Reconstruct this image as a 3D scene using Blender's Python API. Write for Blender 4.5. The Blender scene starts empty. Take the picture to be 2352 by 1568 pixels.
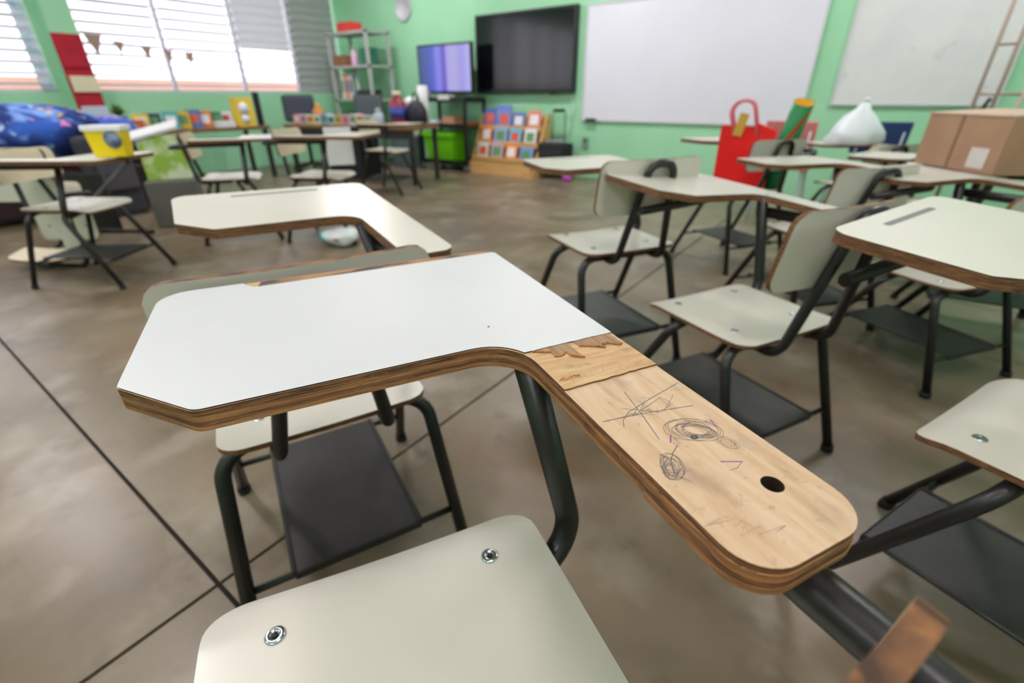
import bpy, bmesh, math, random
from mathutils import Vector, Matrix
random.seed(7)
SC = bpy.context.scene
COL = SC.collection
R = math.radians

# ------------------------------------------------------------------ camera
cam_d = bpy.data.cameras.new('camera'); cam = bpy.data.objects.new('camera', cam_d); COL.objects.link(cam)
cam_d.sensor_width = 36.0; cam_d.lens = 36.0*1084/2352; cam_d.clip_start = 0.02; cam_d.clip_end = 100
cam.matrix_world = (Matrix.Translation((0, 0, .95)) @ Matrix.Rotation(R(36.2), 4, 'Z')
                    @ Matrix.Rotation(R(90-27.5), 4, 'X') @ Matrix.Rotation(R(-.2), 4, 'Z'))
cam_d.dof.use_dof = True; cam_d.dof.focus_distance = .40; cam_d.dof.aperture_fstop = 4.0
SC.camera = cam

# ------------------------------------------------------------------ world, exposure
wd = bpy.data.worlds.new('sky'); SC.world = wd; wd.use_nodes = True
nt = wd.node_tree; bg = nt.nodes['Background']
bg.inputs[0].default_value = (.92, .92, 1.0, 1); bg.inputs[1].default_value = 2.0
SC.view_settings.view_transform = 'Standard'; SC.view_settings.look = 'None'
SC.view_settings.gamma = 1; SC.view_settings.use_curve_mapping = False
SC.view_settings.exposure = 0.37
try:
    SC.cycles.use_denoising = True; SC.cycles.max_bounces = 8; SC.cycles.diffuse_bounces = 5
    SC.cycles.sample_clamp_indirect = 6
except Exception: pass

# room: window wall x = WX, board wall y = BY, side wall x = EX, rear wall y = SY
WX, BY, EX, SY, CZ = -7.6, 5.8, 2.6, -3.6, 3.1
SILL, HEAD = 1.0, 2.55
WIN_Y = [(-2.85, -1.95), (-1.92, -1.02), (-.98, -.06), (-.03, .88), (.91, 1.83), (2.21, 3.06), (3.09, 3.99), (4.02, 4.84), (4.88, 5.68)]
EWIN_Y = [(-2.6, -.4), (.0, 2.2)]
def portal(loc, rot, sx, sy):
    l = bpy.data.lights.new('window_portal', 'AREA'); l.shape = 'RECTANGLE'; l.size = sx; l.size_y = sy
    l.cycles.is_portal = True
    o = bpy.data.objects.new('window_portal', l); COL.objects.link(o); o.location = loc; o.rotation_euler = rot
portal((WX-.10, -.5, (SILL+HEAD)/2), (0, R(-90), 0), HEAD-SILL, 4.7)
portal((WX-.10, 3.5, (SILL+HEAD)/2), (0, R(-90), 0), HEAD-SILL, 2.65)
for a, b in EWIN_Y: portal((EX+.10, (a+b)/2, 2.1), (0, R(90), 0), .9, b-a)

# ------------------------------------------------------------------ materials
MATS = {}
def lin(c):
    return tuple(((v/255)/12.92 if v/255 <= .04045 else ((v/255+.055)/1.055)**2.4) for v in c)
def mat(name, col, rough=.6, col2=None, scale=8.0, stretch=(1, 1, 1), detail=4, ramp=(.35, .65), bump=0, bscale=None, metal=0, coat=0,
        emit=None, trans=0, spec=.5, alpha=None, distort=0):
    if name in MATS: return MATS[name]
    m = bpy.data.materials.new(name); m.use_nodes = True; MATS[name] = m
    n = m.node_tree.nodes; l = m.node_tree.links; b = n['Principled BSDF']
    c = lin(col) + (1,)
    b.inputs['Base Color'].default_value = c
    b.inputs['Roughness'].default_value = rough; b.inputs['Metallic'].default_value = metal
    b.inputs['Coat Weight'].default_value = coat; b.inputs['Coat Roughness'].default_value = .1
    b.inputs['Specular IOR Level'].default_value = spec
    if trans: b.inputs['Transmission Weight'].default_value = trans
    if alpha is not None: b.inputs['Alpha'].default_value = alpha
    if emit: b.inputs['Emission Color'].default_value = lin(emit[0])+(1,); b.inputs['Emission Strength'].default_value = emit[1]
    if col2 is not None or bump:
        tc = n.new('ShaderNodeTexCoord'); mp = n.new('ShaderNodeMapping'); mp.inputs['Scale'].default_value = stretch
        l.new(tc.outputs['Object'], mp.inputs['Vector'])
    if col2 is not None:
        ns = n.new('ShaderNodeTexNoise'); ns.inputs['Scale'].default_value = scale; ns.inputs['Detail'].default_value = detail
        ns.inputs['Distortion'].default_value = distort
        rp = n.new('ShaderNodeValToRGB'); rp.color_ramp.elements[0].position = ramp[0]; rp.color_ramp.elements[1].position = ramp[1]
        rp.color_ramp.elements[0].color = c; rp.color_ramp.elements[1].color = lin(col2)+(1,)
        l.new(mp.outputs[0], ns.inputs['Vector']); l.new(ns.outputs['Fac'], rp.inputs[0]); l.new(rp.outputs[0], b.inputs['Base Color'])
    if bump:
        nb = n.new('ShaderNodeTexNoise'); nb.inputs['Scale'].default_value = bscale or scale; nb.inputs['Detail'].default_value = 3
        bp = n.new('ShaderNodeBump'); bp.inputs['Strength'].default_value = bump; bp.inputs['Distance'].default_value = .002
        l.new(mp.outputs[0], nb.inputs['Vector']); l.new(nb.outputs['Fac'], bp.inputs['Height']); l.new(bp.outputs[0], b.inputs['Normal'])
    return m
def layer(m, col, scale, stretch, ramp, detail=4, fac=1.0, tex='noise'):
    """mix another noise-masked colour over a material's base colour"""
    n = m.node_tree.nodes; l = m.node_tree.links; b = n['Principled BSDF']
    src = b.inputs['Base Color'].links[0].from_socket if b.inputs['Base Color'].links else None
    mx = n.new('ShaderNodeMix'); mx.data_type = 'RGBA'
    if src: l.new(src, mx.inputs[6])
    else: mx.inputs[6].default_value = b.inputs['Base Color'].default_value
    mx.inputs[7].default_value = lin(col)+(1,)
    tc = n.new('ShaderNodeTexCoord'); mp = n.new('ShaderNodeMapping'); mp.inputs['Scale'].default_value = stretch
    mp.inputs['Location'].default_value = (random.random()*9, random.random()*9, 0)
    l.new(tc.outputs['Object'], mp.inputs['Vector'])
    t = n.new('ShaderNodeTexNoise'); t.inputs['Scale'].default_value = scale; t.inputs['Detail'].default_value = detail
    l.new(mp.outputs[0], t.inputs['Vector'])
    mr = n.new('ShaderNodeMapRange'); mr.inputs[1].default_value = ramp[0]; mr.inputs[2].default_value = ramp[1]; mr.inputs[4].default_value = fac
    l.new(t.outputs['Fac'], mr.inputs[0]); l.new(mr.outputs[0], mx.inputs[0]); l.new(mx.outputs[2], b.inputs['Base Color'])
    return m

M_WALL = mat('green_wall_paint', (160, 217, 178), .55, (152, 210, 168), 1.5, bump=.12, bscale=60)
M_CEIL = mat('ceiling_paint', (236, 238, 232), .8, (228, 230, 224), 2)
M_FLOOR = mat('polished_concrete', (132, 118, 99), .33, (96, 83, 66), 2.2, (1, 1, 1), 8, (.3, .72), .05, 30, spec=.36)
layer(M_FLOOR, (150, 138, 124), 4.0, (1, 1, 1), (.52, .70), 8, .8)
layer(M_FLOOR, (122, 94, 68), 1.6, (1, 1.6, 1), (.54, .74), 7, .7)
layer(M_FLOOR, (76, 66, 54), 7.0, (1, 1, 1), (.58, .76), 8, .6)
M_JOINT = mat('joint_dirt', (52, 44, 38), .9)
M_LAM = mat('cream_laminate', (216, 211, 201), .30, (210, 205, 194), 3, spec=.5)
M_LAMW = mat('white_laminate', (208, 209, 212), .44, (204, 205, 208), 4, spec=.3)
layer(M_LAMW, (206, 208, 210), 30, (1, 5, 1), (.68, .8), 3, .35)
M_LAMB = mat('cream_laminate_back', (214, 202, 174), .42, (204, 190, 162), 5)
M_PLY = mat('plywood_edge', (136, 90, 50), .65, (60, 36, 20), 3.0, (9, 9, 330), 5, (.36, .62), .5, None, distort=.4)
layer(M_PLY, (150, 100, 56), 6, (12, 12, 60), (.55, .7), 3, .6)
layer(M_PLY, (30, 18, 10), 5, (14, 14, 260), (.60, .68), 4, .8)
M_WOOD = mat('bare_plywood', (206, 179, 149), .55, (189, 156, 121), 3, (34, 4.5, 1), 6, (.35, .66), .25, None, distort=.5)
layer(M_WOOD, (158, 124, 86), 3.6, (5, 3, 1), (.56, .80), 5, .55)
layer(M_WOOD, (112, 96, 82), 8, (4, 2.2, 1), (.56, .78), 6, .6)
layer(M_WOOD, (120, 104, 90), 40, (3, 3, 1), (.62, .75), 4, .4)
M_VEN = mat('torn_veneer', (202, 168, 124), .6, (174, 134, 92), 4, (4, 40, 1), 6, (.35, .68), .5)
layer(M_VEN, (120, 92, 62), 7, (3, 8, 1), (.6, .75), 4, .7)
M_SPLIT = mat('dark_split_wood', (160, 118, 78), .7, (66, 56, 54), 14, (1, 3, 1), 6, (.42, .6), .6)
M_PENCIL = mat('pencil_graphite', (92, 88, 88), .5)
M_PURPLE = mat('purple_crayon', (136, 62, 140), .6)
M_HOLE = mat('bolt_hole_dark', (46, 30, 20), .8)
M_TUBE = mat('black_painted_steel', (34, 31, 32), .36, (26, 24, 25), 20, spec=.5)
layer(M_TUBE, (66, 44, 40), 14, (1, 1, 1), (.66, .76), 6, .7)
M_RACK = mat('rack_steel', (44, 41, 41), .5, (30, 28, 28), 14, (1, 1, 1), 6, (.35, .7))
M_CHROME = mat('zinc_bolt', (190, 196, 205), .22, metal=1)
M_DARK = mat('socket_black', (12, 12, 14), .6)
M_RUB = mat('rubber_foot', (24, 22, 22), .8)

# ------------------------------------------------------------------ mesh helpers
class MB:
    def __init__(s): s.v = []; s.f = []; s.m = []; s.sm = []
    def add(s, vs, fs, mi=0, smooth=False):
        o = len(s.v); s.v += [tuple(v) for v in vs]
        for k, f in enumerate(fs):
            s.f.append([i+o for i in f]); s.m.append(mi[k] if isinstance(mi, (list, tuple)) else mi); s.sm.append(smooth)
        return s
    def box(s, c, d, mi=0, rz=0, rx=0, ry=0, taper=1.0):
        hx, hy, hz = d[0]/2, d[1]/2, d[2]/2
        vs = [Vector((x*(taper if z < 0 else 1), y*(taper if z < 0 else 1), z)) for z in (-hz, hz) for y in (-hy, hy) for x in (-hx, hx)]
        if rx or ry or rz:
            Rm = Matrix.Rotation(rz, 3, 'Z') @ Matrix.Rotation(ry, 3, 'Y') @ Matrix.Rotation(rx, 3, 'X'); vs = [Rm @ v for v in vs]
        vs = [v+Vector(c) for v in vs]
        return s.add(vs, [(0, 2, 3, 1), (4, 5, 7, 6), (0, 1, 5, 4), (2, 6, 7, 3), (0, 4, 6, 2), (1, 3, 7, 5)], mi)
    def prism(s, out, z0, z1, mt=0, ms=1, mb=2):
        n = len(out)
        vs = [(x, y, z0) for x, y in out]+[(x, y, z1) for x, y in out]
        fs = [list(range(n-1, -1, -1)), list(range(n, 2*n))]+[(i, (i+1) % n, n+(i+1) % n, n+i) for i in range(n)]
        return s.add(vs, fs, [mb, mt]+[ms]*n)
    def tube(s, pts, r, mi=0, n=10, cap=True):
        pts = [Vector(p) for p in pts]; rs = r if isinstance(r, (list, tuple)) else [r]*len(pts)
        N = None; vs = []; fs = []
        for i, p in enumerate(pts):
            t = ((pts[min(i+1, len(pts)-1)]-p).normalized()+(p-pts[max(i-1, 0)]).normalized()).normalized()
            if N is None: N = t.orthogonal().normalized()
            N = (N-t*N.dot(t)).normalized(); B = t.cross(N)
            for k in range(n): a = 2*math.pi*k/n; vs.append(p+(N*math.cos(a)+B*math.sin(a))*rs[i])
        for i in range(len(pts)-1):
            for k in range(n): fs.append((i*n+k, i*n+(k+1) % n, (i+1)*n+(k+1) % n, (i+1)*n+k))
        s.add(vs, fs, mi, True)
        if cap:
            o = len(s.v)-len(vs); e = (len(pts)-1)*n
            s.f += [[o+k for k in range(n-1, -1, -1)], [o+e+k for k in range(n)]]; s.m += [mi, mi]; s.sm += [False, False]
        return s
    def lathe(s, prof, c=(0, 0, 0), mi=0, n=20, smooth=True, sx=1, sy=1):
        vs = []; fs = []
        for r, z in prof:
            for k in range(n): a = 2*math.pi*k/n; vs.append((c[0]+r*sx*math.cos(a), c[1]+r*sy*math.sin(a), c[2]+z))
        for i in range(len(prof)-1):
            for k in range(n): fs.append((i*n+k, i*n+(k+1) % n, (i+1)*n+(k+1) % n, (i+1)*n+k))
        fs.append(list(range(n-1, -1, -1))); fs.append([(len(prof)-1)*n+k for k in range(n)])
        return s.add(vs, fs, mi, smooth)
    def mesh(s, name, mats):
        me = bpy.data.meshes.new(name); me.from_pydata(s.v, [], s.f); me.update()
        for m in mats: me.materials.append(m)
        me.polygons.foreach_set('material_index', [min(i, len(mats)-1) for i in s.m]); me.polygons.foreach_set('use_smooth', s.sm)
        return me
def link(name, me, parent=None, loc=(0, 0, 0), rot=(0, 0, 0)):
    o = bpy.data.objects.new(name, me); COL.objects.link(o); o.parent = parent; o.location = loc; o.rotation_euler = rot
    return o
def obj(name, mb, mats, parent=None, loc=(0, 0, 0), rot=(0, 0, 0), bevel=0, smooth=None):
    if not isinstance(mats, (list, tuple)): mats = [mats]
    me = mb.mesh(name, mats)
    if bevel:
        bm = bmesh.new(); bm.from_mesh(me)
        bmesh.ops.bevel(bm, geom=[e for e in bm.edges if len(e.link_faces) == 2 and e.calc_face_angle(0) > .6], offset=bevel, segments=2, affect='EDGES', profile=.6)
        bm.to_mesh(me); bm.free()
    return link(name, me, parent, loc, rot)
def tag(o, label, cat, group=None):
    o['label'] = label; o['category'] = cat
    if group: o['group'] = group
    return o
def thing(name, label, cat, loc=(0, 0, 0), rz=0, group=None):
    o = bpy.data.objects.new(name, None); COL.objects.link(o); o.location = loc; o.rotation_euler = (0, 0, rz); o.empty_display_size = .1
    return tag(o, label, cat, group)
def struct(o):
    o['kind'] = 'structure'; return o
def fillet(corners, n=6):
    """corners (x, y, r) counter-clockwise -> rounded outline"""
    out = []; N = len(corners)
    for i, (x, y, r) in enumerate(corners):
        p = Vector((x, y)); a = (Vector(corners[i-1][:2])-p).normalized(); b = (Vector(corners[(i+1) % N][:2])-p).normalized()
        if r <= 0: out.append((x, y)); continue
        ang = a.angle(b); t = r/math.tan(ang/2); c = p+(a+b).normalized()*(r/math.sin(ang/2))
        v0 = p+a*t-c; v1 = p+b*t-c; tot = v0.angle_signed(v1)
        for k in range(n+1):
            q = v0.copy(); q.rotate(Matrix.Rotation(-tot*k/n, 2)); out.append((c.x+q.x, c.y+q.y))
    return out
def rpath(pts, n=6):
    """3-D polyline with (point, radius) corners -> rounded path"""
    out = []
    for i, (p, r) in enumerate(pts):
        p = Vector(p)
        if r <= 0 or i in (0, len(pts)-1): out.append(p); continue
        a = (Vector(pts[i-1][0])-p).normalized(); b = (Vector(pts[i+1][0])-p).normalized()
        ang = a.angle(b); t = r/math.tan(ang/2); c = p+(a+b).normalized()*(r/math.sin(ang/2))
        v0 = p+a*t-c; v1 = p+b*t-c; ax = v0.cross(v1).normalized(); tot = v0.angle(v1)
        for k in range(n+1): out.append(c+Matrix.Rotation(tot*k/n, 3, ax) @ v0)
    return out
def clip(poly, yc):
    out = []
    for i, p in enumerate(poly):
        q = poly[i-1]
        if (p[1] >= yc) != (q[1] >= yc):
            t = (yc-q[1])/(p[1]-q[1]); out.append((q[0]+(p[0]-q[0])*t, yc))
        if p[1] >= yc: out.append(p)
    return out

# ------------------------------------------------------------------ room shell
floor = struct(obj('floor', MB().box(((WX+EX)/2, (SY+BY)/2, -.06), (EX-WX+.4, BY-SY+.4, .08)), M_JOINT))
xs = [WX, -6.92, -3.92, -.92, 2.08, EX]; ys = [SY, -2.837, .163, 3.163, BY]
for i in range(len(xs)-1):
    for j in range(len(ys)-1):
        g = .005; x0, x1, y0, y1 = xs[i]+g, xs[i+1]-g, ys[j]+g, ys[j+1]-g
        obj('floor_slab', MB().box(((x0+x1)/2, (y0+y1)/2, -.01), (x1-x0, y1-y0, .02)), M_FLOOR, floor)
struct(obj('ceiling', MB().box(((WX+EX)/2, (SY+BY)/2, CZ+.05), (EX-WX+.4, BY-SY+.4, .1)), M_CEIL))
struct(obj('wall_back', MB().box(((WX+EX)/2, BY+.08, CZ/2), (EX-WX+.5, .16, CZ)), M_WALL))
struct(obj('wall_rear', MB().box(((WX+EX)/2, SY-.08, CZ/2), (EX-WX+.5, .16, CZ)), M_WALL))
w = MB(); L = BY-SY; cy = (BY+SY)/2
w.box((WX-.1, cy, SILL/2), (.2, L, SILL)); w.box((WX-.1, cy, (HEAD+CZ)/2), (.2, L, CZ-HEAD))
for a, b in ((SY, WIN_Y[0][0]), (1.83, 2.21), (5.68, BY)): w.box((WX-.1, (a+b)/2, (SILL+HEAD)/2), (.2, b-a, HEAD-SILL))
struct(obj('wall_left', w, M_WALL))
struct(obj('trim_1', MB().box((WX+.075, 2.04, CZ/2), (.15, .24, CZ)), M_WALL))
w = MB(); w.box((EX+.1, cy, 1.65/2), (.2, L, 1.65)); w.box((EX+.1, cy, (2.55+CZ)/2), (.2, L, CZ-2.55))
for a, b in ((SY, -2.6), (-.4, .0), (2.2, BY)): w.box((EX+.1, (a+b)/2, 2.1), (.2, b-a, .9))
struct(obj('wall_right', w, M_WALL))

# louvred windows in the window wall
M_ALU = mat('white_aluminium', (196, 196, 208), .45)
M_ALUG = mat('grey_aluminium', (150, 154, 152), .5)
M_SLAT = mat('louvre_white', (226, 226, 234), .5)
M_SLATG = mat('louvre_grey', (158, 162, 160), .55)
SL = MB().box((0, 0, 0), (.115, .84, .004)).mesh('slat', [M_SLAT]); SLG = MB().box((0, 0, 0), (.115, .76, .004)).mesh('slat', [M_SLATG])
for i, (a, b) in enumerate(WIN_Y):
    closed = i == 8
    fr = MB(); m = M_ALUG if closed else M_ALU
    for yy in (a-.008, b+.008): fr.box((WX-.1, yy, (SILL+HEAD)/2), (.08, .016, HEAD-SILL))
    for zz in (SILL+.015, HEAD-.015): fr.box((WX-.1, (a+b)/2, zz), (.10, b-a, .03))
    win = struct(obj('window_%d' % (i+1), fr, m))
    if i < 4: continue
    n = 14; pitch = (HEAD-SILL-.08)/n
    for k in range(n):
        z = SILL+.08+pitch*k
        t = R(76) if closed or (i == 7 and z > 1.5) else R(-11 + random.uniform(-1, 1))
        s = link('slat', SLG if closed else SL, win, (WX-.1, (a+b)/2, z), (0, t, 0)); s.scale = (1, (b-a-.05)/(.76 if closed else .84), 1)
for i, (a, b) in enumerate(EWIN_Y):
    fr = MB()
    for yy in (a+.02, (a+b)/2, b-.02): fr.box((EX+.1, yy, 2.1), (.08, .04, .9))
    for zz in (1.67, 2.53): fr.box((EX+.1, (a+b)/2, zz), (.08, b-a, .04))
    struct(obj('window_%d' % (10+i), fr, M_ALU))
# ground and garden wall outdoors
struct(obj('ground', MB().box((-14, 1, -.3), (12.4, 40, .3)), mat('outdoor_paving', (206, 196, 184), .9, (190, 180, 166), 2)))
tag(obj('garden_wall', MB().box((-11.6, 1, .55), (.2, 30, 1.4)), mat('terracotta_paint', (228, 178, 162), .8, (220, 168, 152), 2)), 'terracotta garden wall seen low through the louvred windows', 'wall')

# added ceiling lamps, out of view, giving the room its fill light
M_FILL = mat('fill_tube', (255, 255, 250), .5, emit=((255, 246, 250), 40.0)); M_WHT = mat('white_enamel', (235, 235, 232), .5)
M_LAMP0 = mat('unlit_tube', (225, 226, 222), .5)
for x, y, wt, wh in [(-5.6, 4.2, 54, 'above the corner shelving side'), (-2.6, 4.2, 54, 'above the middle of the board wall'), (.4, 4.2, 42, 'above the second whiteboard side'), (-5.6, .2, 60, 'above the sofa'), (-2.6, .2, 44, 'above the left chairs'),
                     (.4, .2, 20, 'above the peeled tablet'), (-2.6, -2.4, 30, 'behind the camera on the left'), (.4, -2.4, 30, 'behind the camera on the right')]:
    t = thing('fill_lamp', 'added twin-tube ceiling fill lamp '+wh, 'lamp', (x, y, CZ), 0, 'added fill lamps')
    obj('housing', MB().box((0, 0, -.03), (1.24, .22, .06)), M_WHT, t)
    for s in (-.055, .055): obj('tube', MB().tube([(-.58, s, -.085), (.58, s, -.085)], .014, n=8), M_FILL if wt else M_LAMP0, t)
    if wt:
        ll = bpy.data.lights.new('fill_light', 'AREA'); ll.shape = 'RECTANGLE'; ll.size = 1.16; ll.size_y = .16; ll.energy = wt*.46; ll.color = (1, .945, .975)
        lo = bpy.data.objects.new('fill_light', ll); COL.objects.link(lo); lo.parent = t; lo.location = (0, 0, -.105)

# ------------------------------------------------------------------ tablet-arm chairs
TZ, SZ = .734, .461
TAB = [(.22, -.38, .028), (.22, .202, .032), (-.217, .202, .035), (-.217, -.023, .012), (-.155, -.089, .016), (.122, -.089, .048), (.122, -.38, .028)]
OUT = fillet(TAB, 8)
def shell(w, d, r, fn, nx=14, ny=22, t=.011):
    """rounded-rectangle plywood shell; fn(u, v) -> top point, normal offset by t"""
    vs = []; rows = []
    for j in range(ny+1):
        a = -math.cos(math.pi*j/ny); v = a*d/2
        e = abs(v)-(d/2-r); hw = w/2-(r-math.sqrt(max(r*r-e*e, 0)) if e > 0 else 0)
        rows.append([(math.sin(math.pi*(i/nx-.5))*hw, v) for i in range(nx+1)])
    top = [[Vector(fn(x, y, 0)) for x, y in row] for row in rows]; bot = [[Vector(fn(x, y, t)) for x, y in row] for row in rows]
    W = nx+1; mb = MB()
    vs = [p for row in top for p in row]; fs = [(j*W+i, j*W+i+1, (j+1)*W+i+1, (j+1)*W+i) for j in range(ny) for i in range(nx)]
    mb.add(vs, fs, 0, True)
    vs = [p for row in bot for p in row]; mb.add(vs, [f[::-1] for f in fs], 2, True)
    ring = [(0, i) for i in range(nx)]+[(j, nx) for j in range(ny)]+[(ny, i) for i in range(nx, 0, -1)]+[(j, 0) for j in range(ny, 0, -1)]
    vs = [top[j][i] for j, i in ring]+[bot[j][i] for j, i in ring]; n = len(ring)
    mb.add(vs, [(k, n+k, n+(k+1) % n, (k+1) % n) for k in range(n)], 1, True)
    return mb
def seat_fn(x, y, t):
    z = SZ-.004*math.cos(min(abs(x)/.18, 1)*1.57)
    if y > .12: z -= 5.0*(y-.12)**2
    if y < -.06: z += .45*(y+.06)**2
    return (x, y, z-t)
def back_fn(x, v, t):
    z = .682+v; y = -.206-.17*(z-.6)+.5*x*x-.9*max(0, v-.05)**2*2
    return (x, y-t, z)
def bolt_mesh():
    return MB().lathe([(.0105, -.002), (.0105, .0004), (.009, .0018), (.006, .0022), (.0045, .0008), (.0042, .0006)], n=18).mesh('bolt', [M_CHROME])
BOLT = bolt_mesh(); SOCK = MB().lathe([(.003, 0), (.003, .0009), (.001, .001)], n=8).mesh('bolt_socket', [M_DARK])
def seat_meshes(w): return shell(w, .36, .04, seat_fn).mesh('seat', [M_LAM, M_PLY, M_LAMB])
ME = dict(seat=seat_meshes(.365), seat_h=shell(.375, .36, .042, seat_fn, 24, 44).mesh('seat', [M_LAM, M_PLY, M_LAMB]), backrest=shell(.385, .17, .032, back_fn, 14, 12, .012).mesh('backrest', [M_LAMB, M_PLY, M_LAM]))
def back_fn_near(x, v, t):
    z = .690+v; return (x, -.2205-.07*(z-.775)+.5*x*x-t, z)
ME['backrest_h'] = shell(.388, .17, .016, back_fn_near, 16, 12, .0115).mesh('backrest', [M_LAMB, M_PLY, M_LAM])
ME['backrest'].flip_normals(); ME['backrest_h'].flip_normals()
for s, nm in ((-1, 'L'), (1, 'R')):
    for nm2, yt, yf in (('F', .045, .255), ('B', -.13, -.245)):
        ME['leg'+nm2+nm] = MB().tube(rpath([((0, yt, .436), 0), ((s*.187, yt, .436), .06), ((s*.218, yf, .012), 0)], 7), .0135).mesh('leg', [M_TUBE])
        ME['foot'+nm2+nm] = MB().tube([(s*.2173, yf-(.007 if yf > 0 else -.003), .024), (s*.219, yf, .0)], .0165, n=10).mesh('foot_cap', [M_RUB])
for nm2, yb in (('F', .183), ('B', -.206)):
    ME['bar'+nm2] = MB().tube([(-.207, yb, .15), (.207, yb, .15)], .0075, n=8).mesh('crossbar', [M_TUBE])
rk = MB().box((0, -.012, .161), (.25, .405, .004))
for s in (-1, 1): rk.tube([(s*.125, -.215, .163), (s*.125, .19, .163)], .005, n=6)
for yb in (.19, -.215): rk.box((0, yb, .154), (.25, .004, .018))
ME['rack'] = rk.mesh('book_rack', [M_RACK])
ME['back_frame'] = MB().tube(rpath([((-.095, .0, .434), 0), ((-.095, -.205, .434), .045), ((-.044, -.266, .757), .042), ((.044, -.266, .757), .042), ((.095, -.205, .434), .045), ((.095, .0, .434), 0)], 8), .0125).mesh('back_frame', [M_TUBE])
ME['arm_post'] = MB().tube(rpath([((.03, .06, .432), 0), ((.236, .112, .427), .05), ((.170, .130, .714), 0)], 8), .0152, n=14).mesh('arm_post', [M_TUBE])
ME['arm_rail'] = MB().tube(rpath([((.195, .15, .697), 0), ((.229, -.262, .697), .045), ((.175, -.298, .687), .03), ((-.08, -.289, .665), 0)], 8), .0145, n=12).mesh('arm_rail', [M_TUBE])
ME['tablet'] = MB().prism(OUT, -.021, -.001).mesh('tablet', [M_PLY, M_PLY, M_LAMB])
ME['laminate'] = MB().prism(OUT, -.001, .0).mesh('laminate', [M_LAM, M_DARK, M_PLY])
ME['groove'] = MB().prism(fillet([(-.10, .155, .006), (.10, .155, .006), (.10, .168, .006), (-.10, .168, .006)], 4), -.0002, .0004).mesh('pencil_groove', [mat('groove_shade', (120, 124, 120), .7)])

def tablet_chair(label, x, y, yaw, k=1.0, tab=(0, 0, 0, 0, 0, 0, 1), group='tablet-arm chairs', groove=True, hero=False, bolts=True, back_s=1.0, frame_s=None):
    t = thing('tablet_chair', label, 'chair', (x, y, 0), R(yaw), group); t.scale = (1, 1, k)
    st = link('seat', ME['seat_h' if hero else 'seat'], t)
    if bolts:
        bw, by = (.118, .115) if hero else (.115, .112)
        for sx in (-1, 1):
            for yy in (by, -.09):
                b = link('bolt', BOLT, st, (sx*bw, yy, seat_fn(sx*bw, yy, 0)[2]+.0005))
        if hero:
            for sx in (-1, 1): link('bolt_socket', SOCK, st, (sx*bw, by, seat_fn(bw, by, 0)[2]+.0014))
    arm_s = (TZ+tab[3]/k-.434)/(TZ-.434)
    for nm, sc in (('backrest', back_s), ('back_frame', frame_s or back_s), ('arm_post', arm_s), ('arm_rail', arm_s)):
        o = link(nm, ME[nm+'_h' if hero and nm == 'backrest' else nm], t, (0, 0, .434*(1-sc)-(math.tan(R(tab[4]))*.40 if nm == 'arm_rail' else 0))); o.scale = (1, 1, sc)
    for c in ('FL', 'FR', 'BL', 'BR'):
        l = link('leg', ME['leg'+c], t); link('foot_cap', ME['foot'+c], l)
    link('crossbar', ME['barF'], t); link('crossbar', ME['barB'], t); link('book_rack', ME['rack'], t)
    dx, dy, dyaw, dz, p, r, s = tab
    if not hero:
        tb = link('tablet', ME['tablet'], t, (.04+dx, .2+dy, TZ+dz/k), (R(p), R(-r), R(dyaw))); tb.scale = (s, s, 1)
        link('laminate', ME['laminate'], tb)
        if groove: link('pencil_groove', ME['groove'], tb)
    return t

# the near chair with the broken tablet
H = tablet_chair('nearest tablet chair, its white top peeled off the bare plywood arm', -.21, .134, 59.6, 1.0, hero=True)
hx, hy = .1876, -.3337
M_PLYL = mat('light_ply_edge', (168, 120, 74), .65, (112, 72, 40), 3.0, (9, 9, 420), 5, (.38, .62), .4, None, distort=.3)
layer(M_PLYL, (60, 38, 20), 5, (14, 14, 300), (.62, .68), 4, .8)
def ply(outline, z0, z1, mats):
    bm = bmesh.new()
    def loop(pts, z):
        vs = [bm.verts.new((a, b, z)) for a, b in pts]; return [bm.edges.new((vs[i], vs[(i+1) % len(vs)])) for i in range(len(vs))]
    hole = [(hx+.0072*math.cos(a*math.pi/10), hy+.0072*math.sin(a*math.pi/10)) for a in range(20)]
    bmesh.ops.triangle_fill(bm, edges=loop(outline, z1)+loop(hole, z1), use_beauty=True, use_dissolve=False)
    ex = bmesh.ops.extrude_face_region(bm, geom=list(bm.faces))
    for v in [g for g in ex['geom'] if isinstance(g, bmesh.types.BMVert)]: v.co.z = z0
    bmesh.ops.recalc_face_normals(bm, faces=bm.faces); bm.normal_update()
    for f in bm.faces:
        c = f.calc_center_median(); f.material_index = 0 if f.normal.z > .5 else (2 if f.normal.z < -.5 else 1)
        if abs(f.normal.z) < .5 and (c.x-hx)**2+(c.y-hy)**2 < .0001: f.material_index = 3
    me = bpy.data.meshes.new('tablet'); bm.to_mesh(me); bm.free()
    for m in mats: me.materials.append(m)
    return me
def arm_outline(steps, grow):
    # the chipped inner arm edge: lower plies stick out past the upper ones
    pts = [(.22, -.38-grow, .028), (.22, .202, .032), (-.217, .202, .035), (-.217, -.023, .012), (-.155, -.089, .016), (.122, -.089, .048)]
    x = .122
    for y, d in steps: pts += [(x, y, 0), (x-d, y-.003, 0)]; x -= d
    return fillet(pts+[(x, -.38-grow, .028)], 8)
HT = link('tablet', ply(OUT, -.0075, -.0028, (M_WOOD, M_PLY, M_PLY, M_HOLE)), H, (.034, .219, TZ+.001), (R(.55), 0, R(1.985))); HT['label'] = 'plywood tablet with a bare scribbled arm'
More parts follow.
